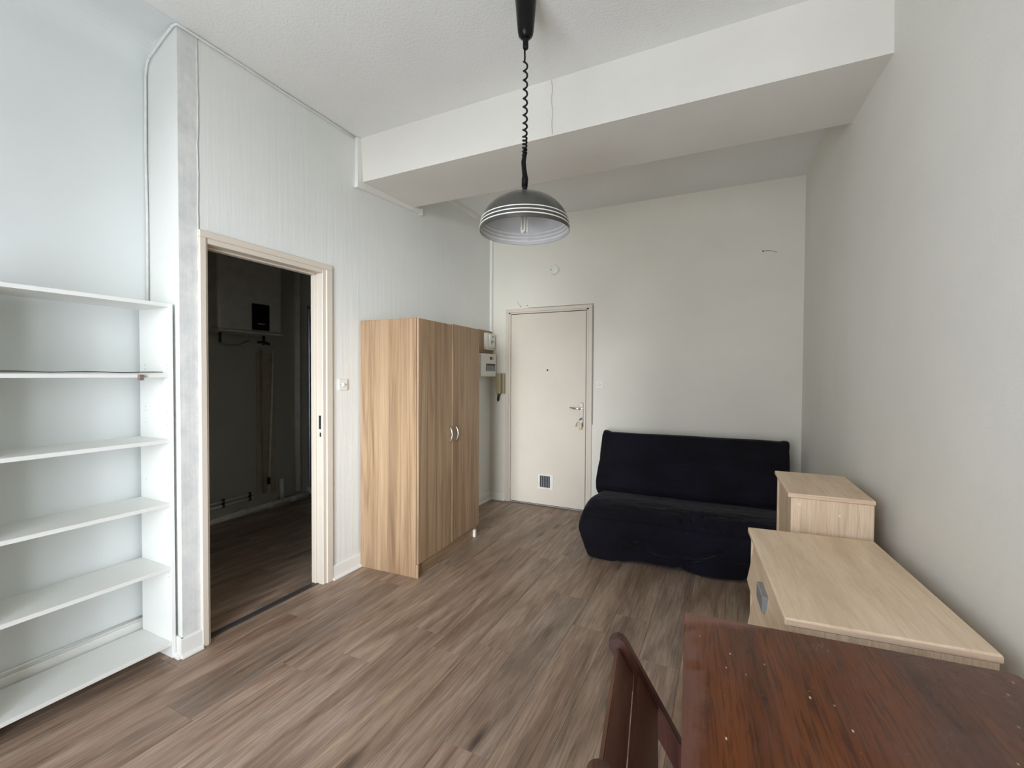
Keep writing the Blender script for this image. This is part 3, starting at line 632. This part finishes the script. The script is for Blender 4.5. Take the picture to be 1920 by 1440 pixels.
switch('light_switch', 'square white light switch beside the bathroom doorway', (XL, 2.287, 1.327), math.radians(90))
switch('light_switch', 'square white light switch between the entrance door and the sofa', (-1.163, YB, 1.306), 0)
mb = thing('main_breaker', 'white main circuit breaker on a brown board behind the wardrobe top', 'circuit breaker', (XL, 4.36, 1.64))
box('board', M['board'], (0, .022), (-.22, .085), (0, .245), mb, .004)
box('case', M['plastic'], (.022, .062), (-.12, .045), (.03, .215), mb, .006, 2); box('case_front', M['plastic'], (.062, .080), (-.08, .035), (.055, .20), mb, .005, 2)
box('window', M['grey'], (.080, .083), (-.055, -.005), (.10, .135), mb, .001); lathe('button', M['dark'], [(0, .005), (.007, .005), (.007, 0)], mb, 14, 'X', (.080, -.02, .175))
box('lever', M['plastic'], (.082, .092), (-.045, -.015), (.085, .105), mb, .001)
fp = thing('fuse_box', 'cream fuse box with a small dark red switch beside the wardrobe', 'fuse box', (XL, 4.39, 1.378))
box('back_box', M['plastic'], (0, .045), (-.34, 0), (0, .252), fp, .006, 2); box('cover', M['plastic'], (.045, .10), (-.345, -.006), (.004, .248), fp, .010, 3)
box('switch', M['red'], (.10, .106), (-.15, -.085), (.185, .215), fp, .001, label='dark red switch'); box('switch_label', M['plastic'], (.106, .107), (-.118, -.100), (.19, .21), fp, 0)
box('flap', M['smoke'], (.10, .104), (-.24, -.035), (.062, .142), fp, .002, label='grey transparent flap'); box('flap_slot', M['dark'], (.104, .106), (-.22, -.04), (.122, .138), fp, 0)
ip = thing('intercom', 'beige wall intercom with a handset left of the entrance door', 'intercom', (-2.268, YB, 1.19))
box('base', M['beige'], (-.047, .047), (-.028, 0), (0, .228), ip, .004); box('handset', M['beige'], (-.045, .012), (-.066, -.030), (.004, .224), ip, .008, 2)
box('gap', M['dark'], (.013, .019), (-.030, -.027), (.006, .222), ip, 0)
tube('cord', M['black'], [(-.022, -.045, .006), (-.024, -.045, -.02), (-.030, -.045, -.055), (-.024, -.045, -.085), (-.014, -.045, -.07), (-.012, -.042, -.03), (-.006, -.02, .004)], .0065, ip, 10)

# ------------------------------------------------------------------ seen through the doorway
wh = thing('water_heater', 'flat white water heater with black display on the bathroom wall', 'water heater', (XI+.004, 2.70, 1.77))
box('tank', M['heater'], (.03, .30), (-.31, .305), (.02, 1.0), wh, .03, 4); box('bracket', M['dark'], (0, .03), (-.33, .2), (.05, .75), wh, .003)
box('base_lip', M['heater'], (.02, .31), (-.315, .31), (0, .022), wh, .006, 2); box('display', M['black'], (.30, .306), (-.005, .165), (.035, .28), wh, .008, 2)
box('display_mark', M['grey'], (.306, .3065), (.05, .12), (.09, .10), wh, 0)
for y in (-.21, .21): tube('valve', M['dark'], [(.16, y, .005), (.16, y, -.09)], .012, wh)
tube('tap', M['dark'], [(.16, .15, -.065), (.16, .21, -.06), (.16, .27, -.08)], [.012, .016, .014], wh); tube('hose', M['grey'], [(.16, -.21, -.085), (.16, -.14, -.11), (.14, -.02, -.10), (.1, .1, -.05)], .006, wh)
pp = thing('drain_pipe', 'fat white drain pipe along the foot of the bathroom wall', 'pipe', (XI+.03, 2.0, 0))
tube('pipe', M['pipe'], [(.035, 0, .045), (.035, 1.50, .065)], .024, pp, 14)
for y in (.72, 1.0, 1.28): tube('sleeve', M['pipe'], [(.035, y, .056), (.035, y+.06, .057)], .030, pp, 14)
tube('branch', M['pipe'], [(.035, 1.17, .06), (.035, 1.17, .30)], .022, pp, 12)
wp = thing('water_pipe', 'thin painted water pipes running above the drain pipe', 'pipe', (XI+.001, 2.0, .12))
tube('pipe', M['pipe'], [(.012, 0, .02), (.012, .6, .035), (.012, .90, .042)], .009, wp, 10); tube('pipe', M['pipe'], [(.012, 0, .06), (.012, .5, .072), (.012, .9, .085)], .008, wp, 10)
for y in (.60, .86): tube('elbow', M['dark'], [(.012, y, .02), (.012, y, .10)], .013, wp, 10)
rp = thing('riser_pipe', 'pair of brownish riser pipes below the water heater', 'pipe', (XI, 3.01, .16))
tube('pipe', M['chase'], [(.012, 0, .02), (.012, -.02, 1.48)], .011, rp, 10); tube('pipe', M['pipe'], [(.012, .05, .012), (.012, .09, .9), (.012, .11, 1.48)], .010, rp, 10)
box('pipe_chase', M['chase'], (0, .006), (-.07, .14), (.02, 1.45), rp, .001); tube('valve', M['dark'], [(.014, .052, .10), (.014, .053, .17)], .016, rp, 10)
cp = thing('corner_pipe', 'upright pale waste pipe near the shower corner', 'pipe', (XI, 3.40, .115)); tube('pipe', M['pipe'], [(.03, 0, .0), (.03, 0, 2.6)], .028, cp, 14)
shw = thing('shower_cabin', 'shower cabin with greenish panel and white tray', 'shower', (XI, 3.55, 0))
box('tray', M['tray'], (.0, .85), (-.02, .88), (.055, .125), shw, .01, 2); box('plinth', M['board'], (.02, .85), (0, .88), (0, .055), shw)
for x in ((.0, .03), (.40, .43), (.82, .85)): box('post', M['steel'], x, (0, .03), (.125, 2.16), shw, .003)
box('rail', M['steel'], (0, .85), (0, .03), (2.13, 2.17), shw, .003)
for x in ((.03, .40), (.43, .82)): box('panel', M['frost'], x, (.012, .018), (.13, 2.13), shw, 0)
